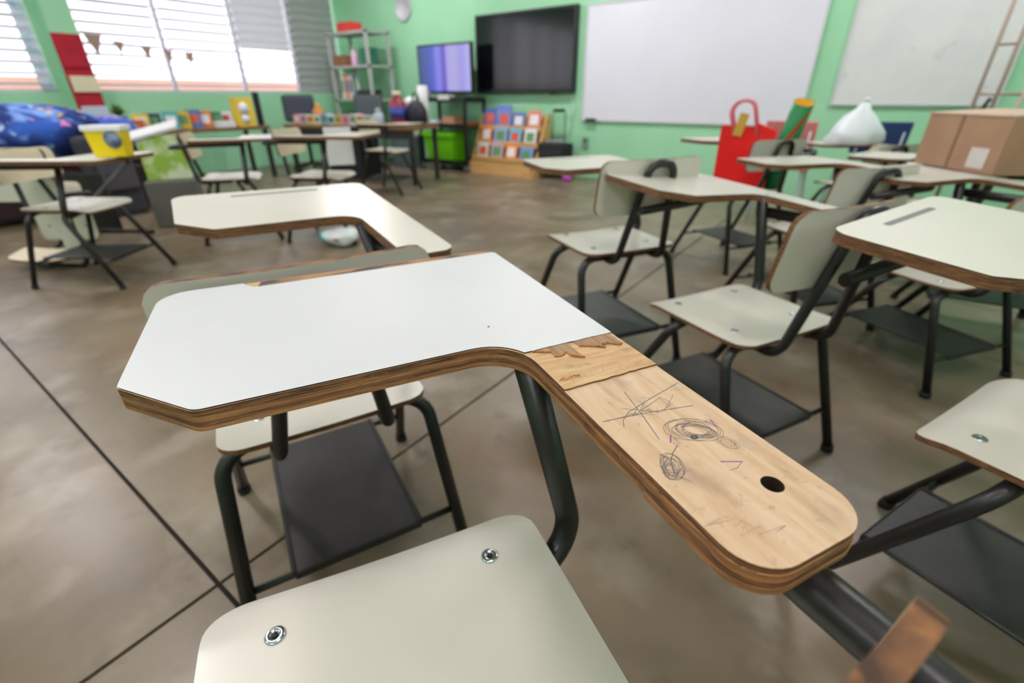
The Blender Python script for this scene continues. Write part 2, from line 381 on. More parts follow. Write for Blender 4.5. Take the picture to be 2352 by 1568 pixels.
for z0, z1, st, g, m in ((-.012, -.0075, [(-.262, .0012)], .0006, M_PLYL), (-.0165, -.012, [(-.215, .0008), (-.285, .0012)], .001, M_PLY), (-.021, -.0165, [(-.225, .001), (-.292, .0016)], .0014, M_PLYL)):
    link('ply_layer', ply(arm_outline(st, g), z0, z1, (m, m, M_LAMB, M_HOLE)), HT)
# remaining ply below the laminate, ending in a ragged tongue on the arm
rag = random.Random(3)
def ragged(poly, yc, amp, n):
    """clip at yc, then roughen the cut edge"""
    c = clip(poly, yc); out = []
    for i, p in enumerate(c):
        q = c[(i+1) % len(c)]; out.append(p)
        if abs(p[1]-yc) < 1e-6 and abs(q[1]-yc) < 1e-6:
            for k in range(1, n): u = k/n; out.append((p[0]+(q[0]-p[0])*u, yc+rag.uniform(-amp, amp)))
    return out
v = obj('veneer_layer', MB().prism(ragged(OUT, -.1855, .0007, 16), -.0028, -.0012), [M_VEN, M_PLY, M_PLY], HT); v['label'] = 'torn wood ply left on the arm'
LAMC = [(.2195, -.38, .02), (.2195, .181, .002), (.216, .186, .003), (-.112, .180, .002), (-.122, .191, .001), (-.126, .2005, 0), (-.216, .201, .034), (-.216, -.023, .012), (-.1545, -.0885, .016), (.123, -.0885, .046), (.123, -.38, .02)]
lam = obj('laminate', MB().prism(ragged(fillet(LAMC, 8), -.1165, .0004, 12), -.0012, .0), [M_LAMW, M_DARK, M_PLY], HT); lam['label'] = 'white laminate sheet broken off at the arm'
obj('chipped_edge', MB().prism([(-.11, .1785), (.214, .185), (.212, .1995), (.05, .2), (-.105, .1995)], -.0026, -.0008), [M_SPLIT, M_SPLIT, M_SPLIT], HT)['label'] = 'dark splintered wood along the far edge'
M_TORN = mat('grey_brown_veneer', (168, 132, 96), .65, (122, 96, 72), 4, (40, 4, 1), 5, (.38, .62), .4)
M_CRUMB = mat('torn_fibre', (190, 132, 74), .7, (140, 88, 44), 60)
def torn(x0, x1, low, seed):
    q = random.Random(seed); n = 14; out = [(x1, -.1155), (x0, -.1155)]
    for k in range(n+1):
        u = k/n; out.append((x0+(x1-x0)*u, low(u)+q.uniform(-.0016, .0016)))
    obj('torn_flap', MB().prism(out, -.0013, -.0005), [M_TORN, M_CRUMB, M_CRUMB], HT)
    for k in range(1, n, 1):
        u = k/n; y = low(u); l_ = q.uniform(.002, .0045); w_ = q.uniform(.0006, .0014); x = x0+(x1-x0)*u; a = q.uniform(-.6, .6)
        o2 = [(x+(px*math.cos(a)-py*math.sin(a)), y+(px*math.sin(a)+py*math.cos(a))) for px, py in ((-l_/2, 0), (-l_/6, -w_), (l_/2, -w_*.3), (l_/4, w_), (-l_/5, w_*.8))]
        obj('splinter', MB().prism(o2, -.0012, -.0001+q.uniform(0, .0009)), [M_CRUMB, M_CRUMB, M_CRUMB], HT)
torn(.1275, .143, lambda u: -.118-.008*u, 1); torn(.143, .156, lambda u: -.134-.002*math.sin(u*5), 2); torn(.156, .1665, lambda u: -.138-.010*u, 3)
torn(.174, .196, lambda u: -.126-.014*u, 4); torn(.196, .216, lambda u: -.137+.004*math.sin(u*6), 5)
for k in range(9):
    x = .127+.0022*k; a = rag.uniform(-.7, .7)
    o2 = [(x+px*math.cos(a)-py*math.sin(a), -.1715+rag.uniform(-.002, .002)+px*math.sin(a)+py*math.cos(a)) for px, py in ((-.0025, 0), (0, -.0009), (.0025, -.0003), (.0008, .0009))]
    obj('splinter', MB().prism(o2, -.0012, -.0004), [M_CRUMB, M_CRUMB, M_CRUMB], HT)
def stroke(pts, z, r=.00022, m=M_PENCIL, name='pencil_scribble'):
    """flat graphite or crayon ribbon lying on the wood"""
    mb = MB(); vs = []; fs = []
    for i, p in enumerate(pts):
        a = Vector(pts[max(i-1, 0)]); b = Vector(pts[min(i+1, len(pts)-1)]); d = (b-a)
        nrm = Vector((-d.y, d.x)).normalized() if d.length > 1e-9 else Vector((1, 0))
        for s in (-1, 1): vs.append((p[0]+nrm.x*r*s, p[1]+nrm.y*r*s, z))
    for i in range(len(pts)-1): fs.append((2*i, 2*i+1, 2*i+3, 2*i+2))
    mb.add(vs, fs, 0); return mb
def joinstrokes(lst, m, name, zz=-.00265):
    mb = MB()
    for i, (pts, r) in enumerate(lst):
        s = stroke(pts, zz+i*2e-6, r); mb.add(s.v, s.f, 0)
    # ribbons must face up
    me = mb.mesh(name, [m]); o = link(name, me, HT); o['kind'] = 'stuff'; return o
def scrib(cx, cy, rx, ry, n, rot, jit, seed, steps=40):
    q = random.Random(seed); pts = []
    for i in range(n*steps):
        t = i/steps; a = 2*math.pi*t*(1+.0*t); k = .55+.45*math.sin(t*2.3+seed)**2
        x = rx*k*math.cos(a)+q.uniform(-jit, jit)*.12; y = ry*k*math.sin(a)+q.uniform(-jit, jit)*.12
        pts.append((cx+x*math.cos(rot)-y*math.sin(rot), cy+x*math.sin(rot)+y*math.cos(rot)))
    return pts
def zig(a, b, w, n, seed):
    q = random.Random(seed); a = Vector(a); b = Vector(b); d = (b-a); nr = Vector((-d.y, d.x)).normalized()
    return [tuple(a+d*min(1, max(0, (i/n)+q.uniform(-.3, .3)))+nr*(w if i % 2 else -w)*q.uniform(.4, 1)) for i in range(n+1)]
star = [([(.1669, -.2079), (.1600, -.238), (.1518, -.2684)], .0003), ([(.2166, -.2166), (.18, -.225), (.152, -.2324), (.142, -.239), (.1376, -.2459)], .00028),
        ([(.127, -.2335), (.165, -.239), (.2046, -.2472)], .0003), ([(.130, -.2345), (.152, -.236), (.17, -.2365)], .0002),
        (zig((.152, -.232), (.200, -.232), .007, 9, 1), .0002), (zig((.150, -.236), (.19, -.241), .006, 8, 2), .00018), ([(.150, -.226), (.175, -.243), (.192, -.238)], .0002)]
joinstrokes(star, M_PENCIL, 'pencil_scribble')
rings = [(scrib(.182, -.2705, .022, .0135, 6, -.5, .003, 2), .00016), (scrib(.183, -.272, .015, .008, 6, -.7, .003, 5), .00016), (scrib(.1765, -.2773, .003, .002, 5, 0, .001, 8), .0004)]
joinstrokes(rings, M_PENCIL, 'pencil_scribble')
leaf = [(scrib(.141, -.2935, .008, .013, 4, -.5, .002, 4), .00022), (scrib(.137, -.296, .005, .009, 4, -.6, .002, 9), .0002), ([(.159, -.279), (.150, -.284), (.143, -.29), (.137, -.30)], .00035), (zig((.145, -.283), (.131, -.304), .006, 8, 12), .0002)]
joinstrokes(leaf, M_PENCIL, 'pencil_scribble')
faint = [(scrib(.194, -.292, .006, .008, 3, .3, .002, 14), .00014), (zig((.19, -.284), (.199, -.298), .005, 8, 15), .00014), (zig((.150, -.336), (.163, -.336), .004, 6, 16), .00016), (zig((.125, -.336), (.150, -.351), .005, 10, 17), .00013),
         (zig((.118, -.325), (.130, -.33), .004, 6, 18), .00013), (zig((.20, -.33), (.208, -.345), .004, 7, 19), .00012), (zig((.135, -.35), (.165, -.362), .004, 9, 20), .00012)]
joinstrokes(faint, mat('faint_pencil', (132, 114, 98), .6), 'faint_scribble')
pur = [([(.176, -.2643), (.181, -.2632), (.186, -.2626)], .0005), ([(.1628, -.2678), (.160, -.271), (.1566, -.2746)], .0005), ([(.2029, -.2662), (.2006, -.2751)], .0003), (zig((.198, -.266), (.206, -.273), .003, 4, 3), .0002),
       ([(.1736, -.3042), (.1805, -.3073), (.1874, -.3107)], .0004), ([(.1870, -.3105), (.179, -.3135), (.172, -.313)], .0002), (zig((.150, -.297), (.139, -.307), .006, 7, 5), .00015), (zig((.165, -.272), (.157, -.28), .003, 5, 6), .0002)]
joinstrokes(pur, M_PURPLE, 'crayon_scribble')
let = [([(.135, -.180), (.139, -.165), (.146, -.165), (.147, -.172), (.139, -.173)], .00022), ([(.150, -.166), (.151, -.177)], .0002), ([(.156, -.178), (.158, -.167), (.163, -.177), (.165, -.166)], .0002),
       ([(.168, -.176), (.174, -.165), (.178, -.176), (.171, -.172)], .0002), ([(.182, -.165), (.19, -.17), (.185, -.178)], .00018), ([(.196, -.158), (.204, -.166), (.197, -.172)], .00016), ([(.16, -.155), (.166, -.162)], .00016)]
joinstrokes(let, mat('faint_pencil', (132, 114, 98), .6), 'pencil_letters', -.00105)
obj('nail_mark', MB().lathe([(.0012, 0), (.0012, .0002), (.0004, .0003)], (.1103, -.0509, 0), n=10), M_DARK, HT)

TC = tablet_chair
TC('tablet chair directly ahead, seat partly hidden under the peeled nearest tablet', -.826, .434, 66, .93, (.002, .044, 3.2, .044, 4.7, -.9, 1.0), back_s=1.10, frame_s=1.0)
TC('low tablet chair whose whole cream seat shows right of the peeled arm', -.209, 1.373, 62.5, .885, (-.005, .022, 5.5, .059, 4.8, -5.0, 1.045), groove=False, back_s=1.22)
TC('tablet chair cut by the right edge, long dark groove on its tablet', .401, .989, 66.5, 1.0, (.002, .007, 2.5, 0, 4.5, 1.9, 1.0))
TC('tablet chair seen from behind mid floor, black tube loop over its pale backrest', -.76, 1.655, 59, 1.01, (0, .02, 0, -.035, 2, 0, 1.0))
TC('short tablet chair at the right edge behind the long-grooved tablet', .284, 2.302, 54.7, .80, (.05, .0, 2, .085, 3, 0, 1.0), back_s=1.25)
TC('tablet chair holding the red gift bag on its seat', -.643, 3.229, 57.4, .96)
TC('tablet chair with olive backrest between the red bag and the cardboard box', -.153, 2.509, 50, .92)
TC('far tablet chair with the white plastic bag on its tablet', -.1, 4.2, 48, .87)
TC('tablet chair carrying the cardboard box', .53, 2.86, 95, .9)
TC('tablet chair behind the cardboard box at the right edge', .275, 3.6, 76, .863)
TC('tablet chair at the left edge with the yellow tub on its tablet', -3.543, .75, -54.7, .92)
TC('tablet chair facing right beside the green patterned bag', -3.784, 1.722, -33, .95)
TC('tablet chair with a white paper sheet hanging from its tablet', -3.223, 2.098, -58.9, .98)
TC('tablet chair with grey seat standing nearest the black cart', -4.346, 3.657, -72.8, .95)
# a chair tipped over backwards behind the yellow tub
tip = TC('tablet chair tipped onto its back on the floor behind the yellow tub', -4.55, 1.05, 0, .95)
tip.rotation_euler = (R(90), R(0), R(38)); tip.location = (-4.42, 1.12, .30)

# ------------------------------------------------------------------ board wall
M_BLK = mat('black_plastic', (20, 20, 23), .35); M_SCR = mat('dark_glass_screen', (10, 11, 16), .12, spec=.6)
M_BRD = mat('whiteboard_enamel', (226, 225, 238), .28, (222, 222, 234), 2, spec=.4); M_BRD2 = mat('old_whiteboard', (222, 223, 224), .4, (212, 214, 216), 3)
layer(M_BRD2, (190, 192, 196), 6, (1, 1, 1), (.66, .74), 2, .5)
t = thing('wall_television', 'large black wall-mounted television between cart and whiteboard', 'television', (-4.0, BY, 1.43))
fr = MB()
for sx in (-1, 1): fr.box((sx*.745, -.06, 0), (.035, .07, .895))
for sz, h in ((.43, .035), (-.425, .045)): fr.box((0, -.06, sz), (1.455, .07, h))
obj('bezel', fr, M_BLK, t, bevel=.006); obj('screen', MB().box((0, -.075, .003), (1.456, .02, .83)), M_SCR, t); obj('mount', MB().box((0, -.015, 0), (.5, .03, .4)), M_BLK, t)
obj('camera_knob', MB().box((.45, -.08, -.458), (.05, .03, .02)), M_BLK, t)
def board(label, x0, x1, z0, z1, m, tray):
    t = thing('whiteboard', label, 'whiteboard', ((x0+x1)/2, BY, z0)); w, h = x1-x0, z1-z0
    obj('surface', MB().box((0, -.012, h/2), (w-.02, .022, h-.02)), m, t)
    f = MB()
    for sx in (-1, 1): f.box((sx*(w/2-.008), -.016, h/2), (.016, .032, h))
    for zz in (.008, h-.008): f.box((0, -.016, zz), (w-.032, .032, .016))
    obj('frame', f, mat('board_frame_alu', (206, 208, 212), .4, metal=.3), t)
    if tray: obj('tray', MB().box((0, -.05, -.004), (w*.98, .07, .012)), mat('board_frame_alu', (206, 208, 212), .4), t)
    return t
board('large clean whiteboard beside the black wall television', -3.14, -.72, .668, 1.87, M_BRD, False)
board('smudged older whiteboard behind the metal stand', -.513, .66, .86, 2.06, M_BRD2, False)
o = thing('board_eraser', 'black felt eraser at lower left of large whiteboard', 'eraser', (-3.0, BY-.034, .685))
obj('body', MB().box((0, -.02, 0), (.13, .035, .03)), M_BLK, o, bevel=.004); obj('felt', MB().box((0, -.02, -.018), (.125, .033, .012)), mat('grey_felt', (90, 90, 92), .9), o)
t = thing('wall_clock', 'round white wall clock above the small television', 'clock', (-6.17, BY, 2.08))
obj('rim', MB().lathe([(.16, 0), (.16, .03), (.145, .035), (.142, .02)], n=32), mat('clock_rim', (200, 196, 204), .4), t, rot=(R(90), 0, 0))
obj('dial', MB().lathe([(.143, .005), (.143, .015)], n=32), mat('clock_dial', (236, 236, 238), .5), t, rot=(R(90), 0, 0))
for a, ln in ((40, .07), (150, .1)): obj('hand', MB().box((0, 0, ln/2), (.008, .002, ln)), M_BLK, t, (0, -.018, 0), (0, R(a), 0))
t = thing('wall_cable', 'pale cable hanging from the wall television to the outlet', 'cable', (0, 0, 0))
obj('cord', MB().tube(rpath([((-3.3, BY-.03, 1.0), 0), ((-3.26, BY-.02, .8), .1), ((-3.34, BY-.02, .45), .1), ((-3.30, BY-.03, .30), 0)]), .008, n=6), mat('pale_cable', (190, 220, 200), .6), t)
t = thing('wall_outlet', 'small dark outlet box low on the green wall', 'outlet', (-3.07, BY, .42))
obj('plate', MB().box((0, -.015, 0), (.08, .03, .12)), mat('outlet_plate', (120, 150, 130), .6), t, bevel=.004); obj('socket', MB().box((0, -.032, .02), (.03, .008, .03)), M_BLK, t)

# black trolley with television and green bin
t = thing('media_cart', 'black metal trolley under the small television', 'cart', (-5.0, 5.42, 0))
for sx in (-1, 1):
    for sy in (-1, 1):
        p = obj('post', MB().box((sx*.42, sy*.2, .49), (.035, .035, .82)), M_BLK, t)
        w = obj('caster', MB().lathe([(.045, -.015), (.05, -.008), (.05, .008), (.045, .015)], n=16), mat('caster_grey', (110, 110, 112), .5), t, (sx*.42, sy*.2, .05), (R(90), 0, 0))
for z in (.10, .57, .89): obj('shelf', MB().box((0, 0, z), (.88, .44, .025)).box((0, -.215, z+.02), (.88, .012, .05)).box((0, .215, z+.02), (.88, .012, .05)), M_BLK, t)
t = thing('small_television', 'small television showing a blue picture on the black trolley', 'television', (-5.15, 5.5, .905))
tb = obj('bezel', MB().box((0, 0, .37), (1.0, .05, .60)), M_BLK, t, bevel=.008)
M_PIC = bpy.data.materials.new('blue_picture'); M_PIC.use_nodes = True
n = M_PIC.node_tree.nodes; l = M_PIC.node_tree.links; bs = n['Principled BSDF']; bs.inputs['Base Color'].default_value = (.01, .01, .02, 1); bs.inputs['Roughness'].default_value = .2
tc = n.new('ShaderNodeTexCoord'); sp = n.new('ShaderNodeSeparateXYZ'); l.new(tc.outputs['Generated'], sp.inputs[0])
rp = n.new('ShaderNodeValToRGB'); els = rp.color_ramp.elements
els[0].position = 0; els[0].color = (.02, .06, .20, 1); els[1].position = 1; els[1].color = (.55, .55, 1.0, 1)
for p, c in ((.16, (.03, .10, .40, 1)), (.28, (.08, .10, .65, 1)), (.40, (.26, .28, .95, 1)), (.52, (.10, .06, .55, 1)), (.58, (.45, .42, .95, 1)), (.72, (.50, .46, .80, 1)), (.85, (.40, .36, .95, 1))):
    e = els.new(p); e.color = c
l.new(sp.outputs[0], rp.inputs[0]); l.new(rp.outputs[0], bs.inputs['Emission Color']); bs.inputs['Emission Strength'].default_value = .62
obj('screen', MB().box((0, -.028, .375), (.95, .006, .54)), M_PIC, t)
obj('stand', MB().box((0, 0, .04), (.12, .05, .08)).box((0, 0, .006), (.42, .2, .012)), M_BLK, t)
def bx(name, label, cat, c, d, m, rz=0, bevel=.004, group=None, lid=None):
    o = thing(name, label, cat, (c[0], c[1], c[2]), R(rz), group)
    obj('body', MB().box((0, 0, d[2]/2), d), m, o, bevel=bevel)
    if lid: obj('lid', MB().box((0, 0, d[2]+lid[1]/2), (d[0]*1.04, d[1]*1.04, lid[1])), lid[0], o, bevel=.003)
    return o
def bin_(name, label, c, w, d, h, m, rim=None):
    t = thing(name, label, 'bin', c); a, b = w/2, d/2; k = .8; mb = MB()
    ring = lambda s, z: [(-a*s, -b*s, z), (a*s, -b*s, z), (a*s, b*s, z), (-a*s, b*s, z)]
    vs = ring(k, 0)+ring(1, h)+ring(.96, h)+ring(k*.96, .01)
    fs = [(3, 2, 1, 0)]+[(i+4*j, (i+1) % 4+4*j, (i+1) % 4+4*j+4, i+4*j+4) for j in range(3) for i in range(4)]+[(12, 13, 14, 15)]
    obj('tub', mb.add(vs, fs), m, t); rm = MB()
    for sx in (-1, 1): rm.box((sx*a, 0, h-.03), (.02, d+.03, .06))
    for sy in (-1, 1): rm.box((0, sy*b, h-.03), (w+.01, .02, .06))
    obj('rim', rm, rim or m, t, bevel=.004); return t
bin_('storage_bin', 'bright lime green bin on the bottom shelf of the trolley', (-5.08, 5.36, .125), .56, .34, .38, mat('lime_plastic', (104, 190, 14), .4))
bx('flat_box', 'tan box on the middle shelf of the trolley', 'box', (-4.95, 5.38, .59), (.22, .2, .11), mat('tan_card', (190, 140, 110), .8))
bx('paper_stack', 'white papers beside the tan box on the trolley', 'paper', (-5.2, 5.34, .59), (.16, .22, .06), mat('paper_white', (226, 226, 230), .8))
bx('wooden_tray', 'brown tray at the right of the trolley shelf', 'tray', (-4.70, 5.4, .59), (.2, .26, .05), mat('tray_brown', (128, 88, 44), .6))
bx('grey_speaker', 'small grey speaker on top of the trolley under the screen', 'speaker', (-5.32, 5.25, .905), (.12, .1, .12), mat('speaker_grey', (150, 140, 160), .5))
bx('white_device', 'white flat device on top of the trolley', 'device', (-4.92, 5.24, .905), (.2, .12, .06), mat('device_white', (206, 210, 206), .5))

# book display rack
t = thing('display_rack', 'light wooden display rack full of picture books', 'rack', (-4.05, 5.45, 0))
M_PINE = mat('pine_panel', (214, 172, 112), .6, (200, 152, 92), 4, (1, 1, 8))
for sx in (-1, 1):
    mb = MB(); x = sx*.52
    pr = [(-.20, 0), (.22, 0), (.22, .74), (.14, .74)]
    vs = [(x-.01, y, z) for y, z in pr]+[(x+.01, y, z) for y, z in pr]
    obj('side_panel', mb.add(vs, [(0, 1, 2, 3), (7, 6, 5, 4), (0, 4, 5, 1), (1, 5, 6, 2), (2, 6, 7, 3), (3, 7, 4, 0)]), M_PINE, t)
obj('base_panel', MB().box((0, -.195, .08), (1.02, .02, .16)), M_PINE, t)
for i in range(3): obj('ledge', MB().box((0, -.10+.085*i, .17+.19*i), (1.02, .075, .012)).box((0, -.135+.085*i, .20+.19*i), (1.02, .008, .05)), M_PINE, t)
obj('back_panel', MB().box((0, .2, .40), (1.02, .015, .64)), M_PINE, t)
cols = [(70, 96, 168), (110, 130, 200), (90, 110, 180), (224, 130, 110), (228, 130, 50), (150, 168, 214), (96, 186, 220), (228, 226, 232), (216, 220, 206), (196, 160, 180), (236, 140, 60), (120, 150, 210)]
nm = ['royal blue', 'periwinkle', 'slate blue', 'salmon', 'orange', 'pale blue', 'sky blue', 'white', 'pale green', 'mauve', 'tangerine', 'light blue']
rows = ['top', 'middle', 'bottom']
def book(label, c, w, h, th, col, rx=0, rz=0, group='books', m2=None):
    o = thing('picture_book', label, 'book', c, R(rz), group); o.rotation_euler = (R(rx), 0, R(rz))
    key = 'cover_%d_%d_%d' % col; m = mat(key, col, .45)
    obj('cover', MB().box((0, -th/2+.0015, h/2), (w, .003, h)).box((0, th/2-.0015, h/2), (w, .003, h)).box((-w/2+.0015, 0, h/2), (.003, th-.006, h)), m, o)
    obj('pages', MB().box((.002, 0, h/2), (w-.008, th-.008, h-.01)), mat('paper_white', (226, 226, 230), .8), o)
    obj('cover_picture', MB().box((0, -th/2-.001, h*.52), (w*.66, .001, h*.5)), mat('print_%d' % (sum(col) % 7), random.choice([(236, 200, 90), (230, 230, 236), (206, 90, 70), (90, 140, 90), (60, 70, 120), (240, 170, 130), (150, 200, 220)]), .5), o)
    return o
for r in range(3):
    for c in range(4):
        k = r*4+c; h = (.22 if r < 2 else .20)*random.uniform(.92, 1.12)
        rr = 2-r
        book('%s picture book, number %s from the left on the %s tier of the rack' % (nm[k], ('one', 'two', 'three', 'four')[c], rows[r]), (-4.05-.36+.24*c, 5.45-.105+.085*rr, .177+.19*rr), random.uniform(.17, .21), h, .018, cols[k], -14, 0, 'books on the display rack')
book('tall blue picture book standing above the rack top', (-4.2, 5.45+.1, .58), .26, .26, .02, (104, 128, 204), -8, 0, 'books on the display rack')

# rolling suitcase
t = thing('trolley_case', 'black rolling case with raised handle by the book rack', 'suitcase', (-3.36, 5.52, 0))
obj('body', MB().box((0, 0, .24), (.42, .24, .36)), mat('case_fabric', (26, 27, 31), .8), t, bevel=.03)
obj('pocket', MB().box((0, -.125, .22), (.34, .02, .24)), mat('case_pocket', (34, 35, 40), .8), t, bevel=.008)
obj('handle', MB().tube(rpath([((-.09, .08, .42), 0), ((-.09, .08, .79), .03), ((.09, .08, .79), .03), ((.09, .08, .42), 0)]), .009, n=8), mat('case_handle', (112, 148, 126), .4, metal=.4), t)
obj('grip', MB().box((0, .08, .785), (.16, .035, .04)), M_BLK, t, bevel=.01)
for sx in (-1, 1): obj('wheel', MB().lathe([(.03, -.012), (.035, 0), (.03, .012)], n=14), M_BLK, t, (sx*.16, .08, .035), (0, R(90), 0))
obj('rag', MB().lathe([(.10, 0), (.13, .012), (.09, .03), (.03, .036)], (0, 0, .42), n=14, sx=1.3, sy=.7), mat('rag_grey', (120, 124, 126), .9), t)

# grey metal shelving in the corner
t = thing('metal_shelf', 'grey metal shelving unit in the room corner', 'shelf', (-6.78, 5.38, 0))
M_SHELF = mat('shelf_grey', (176, 178, 176), .5)
for sx in (-1, 1):
    for sy in (-1, 1): obj('post', MB().box((sx*.44, sy*.2, .9), (.04, .04, 1.8)), M_SHELF, t)
for z in (.12, .52, .90, 1.34, 1.77): obj('shelf', MB().box((0, 0, z), (.92, .44, .03)), M_SHELF, t)
sx, sy = -6.78, 5.3
bx('red_box', 'red box on top of the corner shelving', 'box', (sx-.05, sy, 1.787), (.3, .22, .12), mat('red_card', (204, 58, 52), .6))
bx('brown_box', 'brown box at the left of the upper shelf', 'box', (sx-.26, sy, 1.357), (.26, .24, .14), mat('brown_card', (140, 96, 66), .8))
def bottle(label, c, r, h, col, cap, rough=.3):
    o = thing('bottle', label, 'bottle', c)
    obj('body', MB().lathe([(r*.9, 0), (r, .02), (r, h*.66), (r*.45, h*.84), (r*.4, h*.9)], n=18), mat('bottle_%d_%d_%d' % col, col, rough), o)
    obj('cap', MB().lathe([(r*.5, h*.88), (r*.5, h), (r*.3, h+.003)], n=14), mat('cap_%d_%d_%d' % cap, cap, .4), o); return o
bottle('pink bottle on the upper shelf of the corner unit', (sx+.05, sy-.06, 1.357), .05, .24, (214, 176, 206), (120, 170, 90))
bx('green_carton', 'dark green carton at the right of the upper shelf', 'carton', (sx+.32, sy, 1.357), (.16, .2, .22), mat('dark_green_card', (44, 104, 88), .6))
for i, (c, w) in enumerate((((216, 210, 204), 'white'), ((232, 150, 60), 'orange'), ((206, 190, 214), 'lilac'), ((60, 100, 96), 'teal'))):
    book('%s binder standing on the middle shelf of the corner unit' % w, (sx-.30+.10*i, sy-.05, .917), .08, .33, .06, c, 0, 0, 'binders on the shelving')
bx('black_case', 'black case lying at the right of the middle shelf', 'case', (sx+.22, sy, .917), (.26, .24, .12), mat('case_black', (44, 42, 46), .6))
bx('olive_pot_box', 'olive box on the lower shelf of the corner unit', 'box', (sx+.1, sy, .537), (.5, .3, .22), mat('olive_box', (60, 96, 66), .7))

# teacher desk and low window table
M_DESK = mat('desk_brown', (130, 96, 62), .5, (110, 80, 50), 3, (1, 6, 1)); M_DLEG = mat('desk_leg', (44, 40, 40), .5)
def table(label, c, w, d, h, rz, m=M_DESK):
    t = thing('table', label, 'table', c, R(rz))
    obj('table_top', MB().box((0, 0, h-.02), (w, d, .04)), m, t, bevel=.005)
    for sx in (-1, 1):
        for sy in (-1, 1): obj('leg', MB().box((sx*(w/2-.05), sy*(d/2-.05), (h-.04)/2), (.045, .045, h-.04)), M_DLEG, t)
    obj('apron', MB().box((0, -d/2+.06, h-.09), (w-.12, .02, .09)), M_DLEG, t); return t
table('long brown table crowded with books and bottles', (-5.35, 4.12, 0), 1.9, .62, .64, 14)
table('low table along the window wall with upright books', (-6.75, 2.8, 0), .6, 1.5, .62, 0)
bk = [(236, 200, 70), (46, 48, 74), (70, 168, 170), (206, 170, 40), (66, 110, 180), (214, 120, 60), (60, 130, 90), (228, 226, 230)]
bn = ['yellow', 'navy', 'teal', 'mustard', 'blue', 'orange', 'green', 'white']
for i, y in enumerate((2.2, 2.32, 2.50, 2.62, 2.74, 2.86, 2.98, 3.1)):
    book('%s book standing upright on the low window table' % bn[i], (-6.62, y, .62), .03 if 0 else .15, random.uniform(.15, .2), .03, bk[i], -6, 60+random.uniform(-12, 12), 'books on the window table')
t = bx('toy_box', 'yellow cardboard figure box on the window table', 'box', (-6.55, 3.30, .62), (.12, .22, .32), mat('yellow_card', (236, 200, 70), .6), 10)
for z, r in ((.08, .055), (.20, .07)): obj('white_spot', MB().lathe([(r, 0), (r, .004)], n=18), mat('paper_white', (226, 226, 230), .8), t, (.061, -.03, z), (0, R(90), 0))
bx('black_tablet', 'tall thin black panel standing by the yellow figure box', 'panel', (-6.55, 3.50, .62), (.05, .06, .38), mat('panel_black', (26, 18, 28), .5), 10)
bx('white_carton', 'white paper pile at the corner of the window table', 'paper', (-6.5, 3.02, .62), (.12, .2, .07), mat('paper_white', (226, 226, 230), .8))
# things on the long table: local coordinates along its length
ca, sa = math.cos(R(14)), math.sin(R(14))
def ont(u, v): return (-5.35+u*ca-v*sa, 4.12+u*sa+v*ca, .64)
tc8 = [(226, 150, 130), (150, 180, 214), (214, 196, 120), (226, 216, 206), (120, 160, 200), (160, 200, 180), (230, 170, 100), (190, 150, 190), (206, 208, 216), (230, 150, 110), (130, 170, 190)]
tn8 = ['salmon', 'powder blue', 'straw', 'ivory', 'steel blue', 'mint', 'apricot', 'lavender', 'silver', 'coral', 'dusty blue']
for i in range(11):
    book('%s storybook lying in the long row on the brown table' % tn8[i], ont(-.85+.11*i, -.1), .10, .10+.02*random.random(), .14, tc8[i], 0, 14, 'row of books on the brown table')
bottle('amber jar of pencils at the left of the brown table', ont(-.80, .18), .07, .22, (200, 130, 60), (230, 170, 90))
bottle('clear grey jar beside the row of books', ont(.38, -.12), .06, .18, (176, 190, 200), (200, 206, 210))
t = bottle('large red and blue jug with cream lid on the brown table', ont(.58, .0), .10, .36, (150, 40, 60), (232, 216, 190))
obj('label_band', MB().lathe([(.1015, .07), (.1015, .2)], n=18), mat('jug_blue', (50, 66, 150), .4), t)
t = thing('black_bag', 'black bag slumped on the brown table by the jug', 'bag', ont(.80, .05)); mb = MB().lathe([(.10, 0), (.15, .05), (.14, .16), (.09, .24), (.03, .27)], n=16, sy=.7)
obj('body', mb, mat('bag_black', (22, 26, 38), .6, bump=.6, bscale=12), t); obj('strap', MB().tube(rpath([((-.06, 0, .24), 0), ((-.04, 0, .34), .03), ((.04, 0, .34), .03), ((.06, 0, .24), 0)]), .008, n=6), M_BLK, t)
t = thing('paper_roll', 'upright white paper towel roll behind the jug', 'paper roll', ont(.80, .22)); obj('roll', MB().lathe([(.06, 0), (.06, .42), (.02, .42), (.02, .40)], n=20), mat('paper_white', (226, 226, 230), .8), t); obj('core', MB().lathe([(.019, 0), (.019, .43)], n=10), mat('core_card', (176, 150, 120), .8), t)
t = thing('desk_globe', 'round white globe ornament on the brown table', 'globe', ont(.62, .22)); obj('ball', MB().lathe([(.001+.085*math.sin(math.pi*k/10), .22-.085*math.cos(math.pi*k/10)) for k in range(11)], n=18), mat('globe_white', (232, 234, 230), .4), t); obj('base', MB().lathe([(.06, 0), (.06, .015), (.015, .02), (.015, .14)], n=16), M_BLK, t)
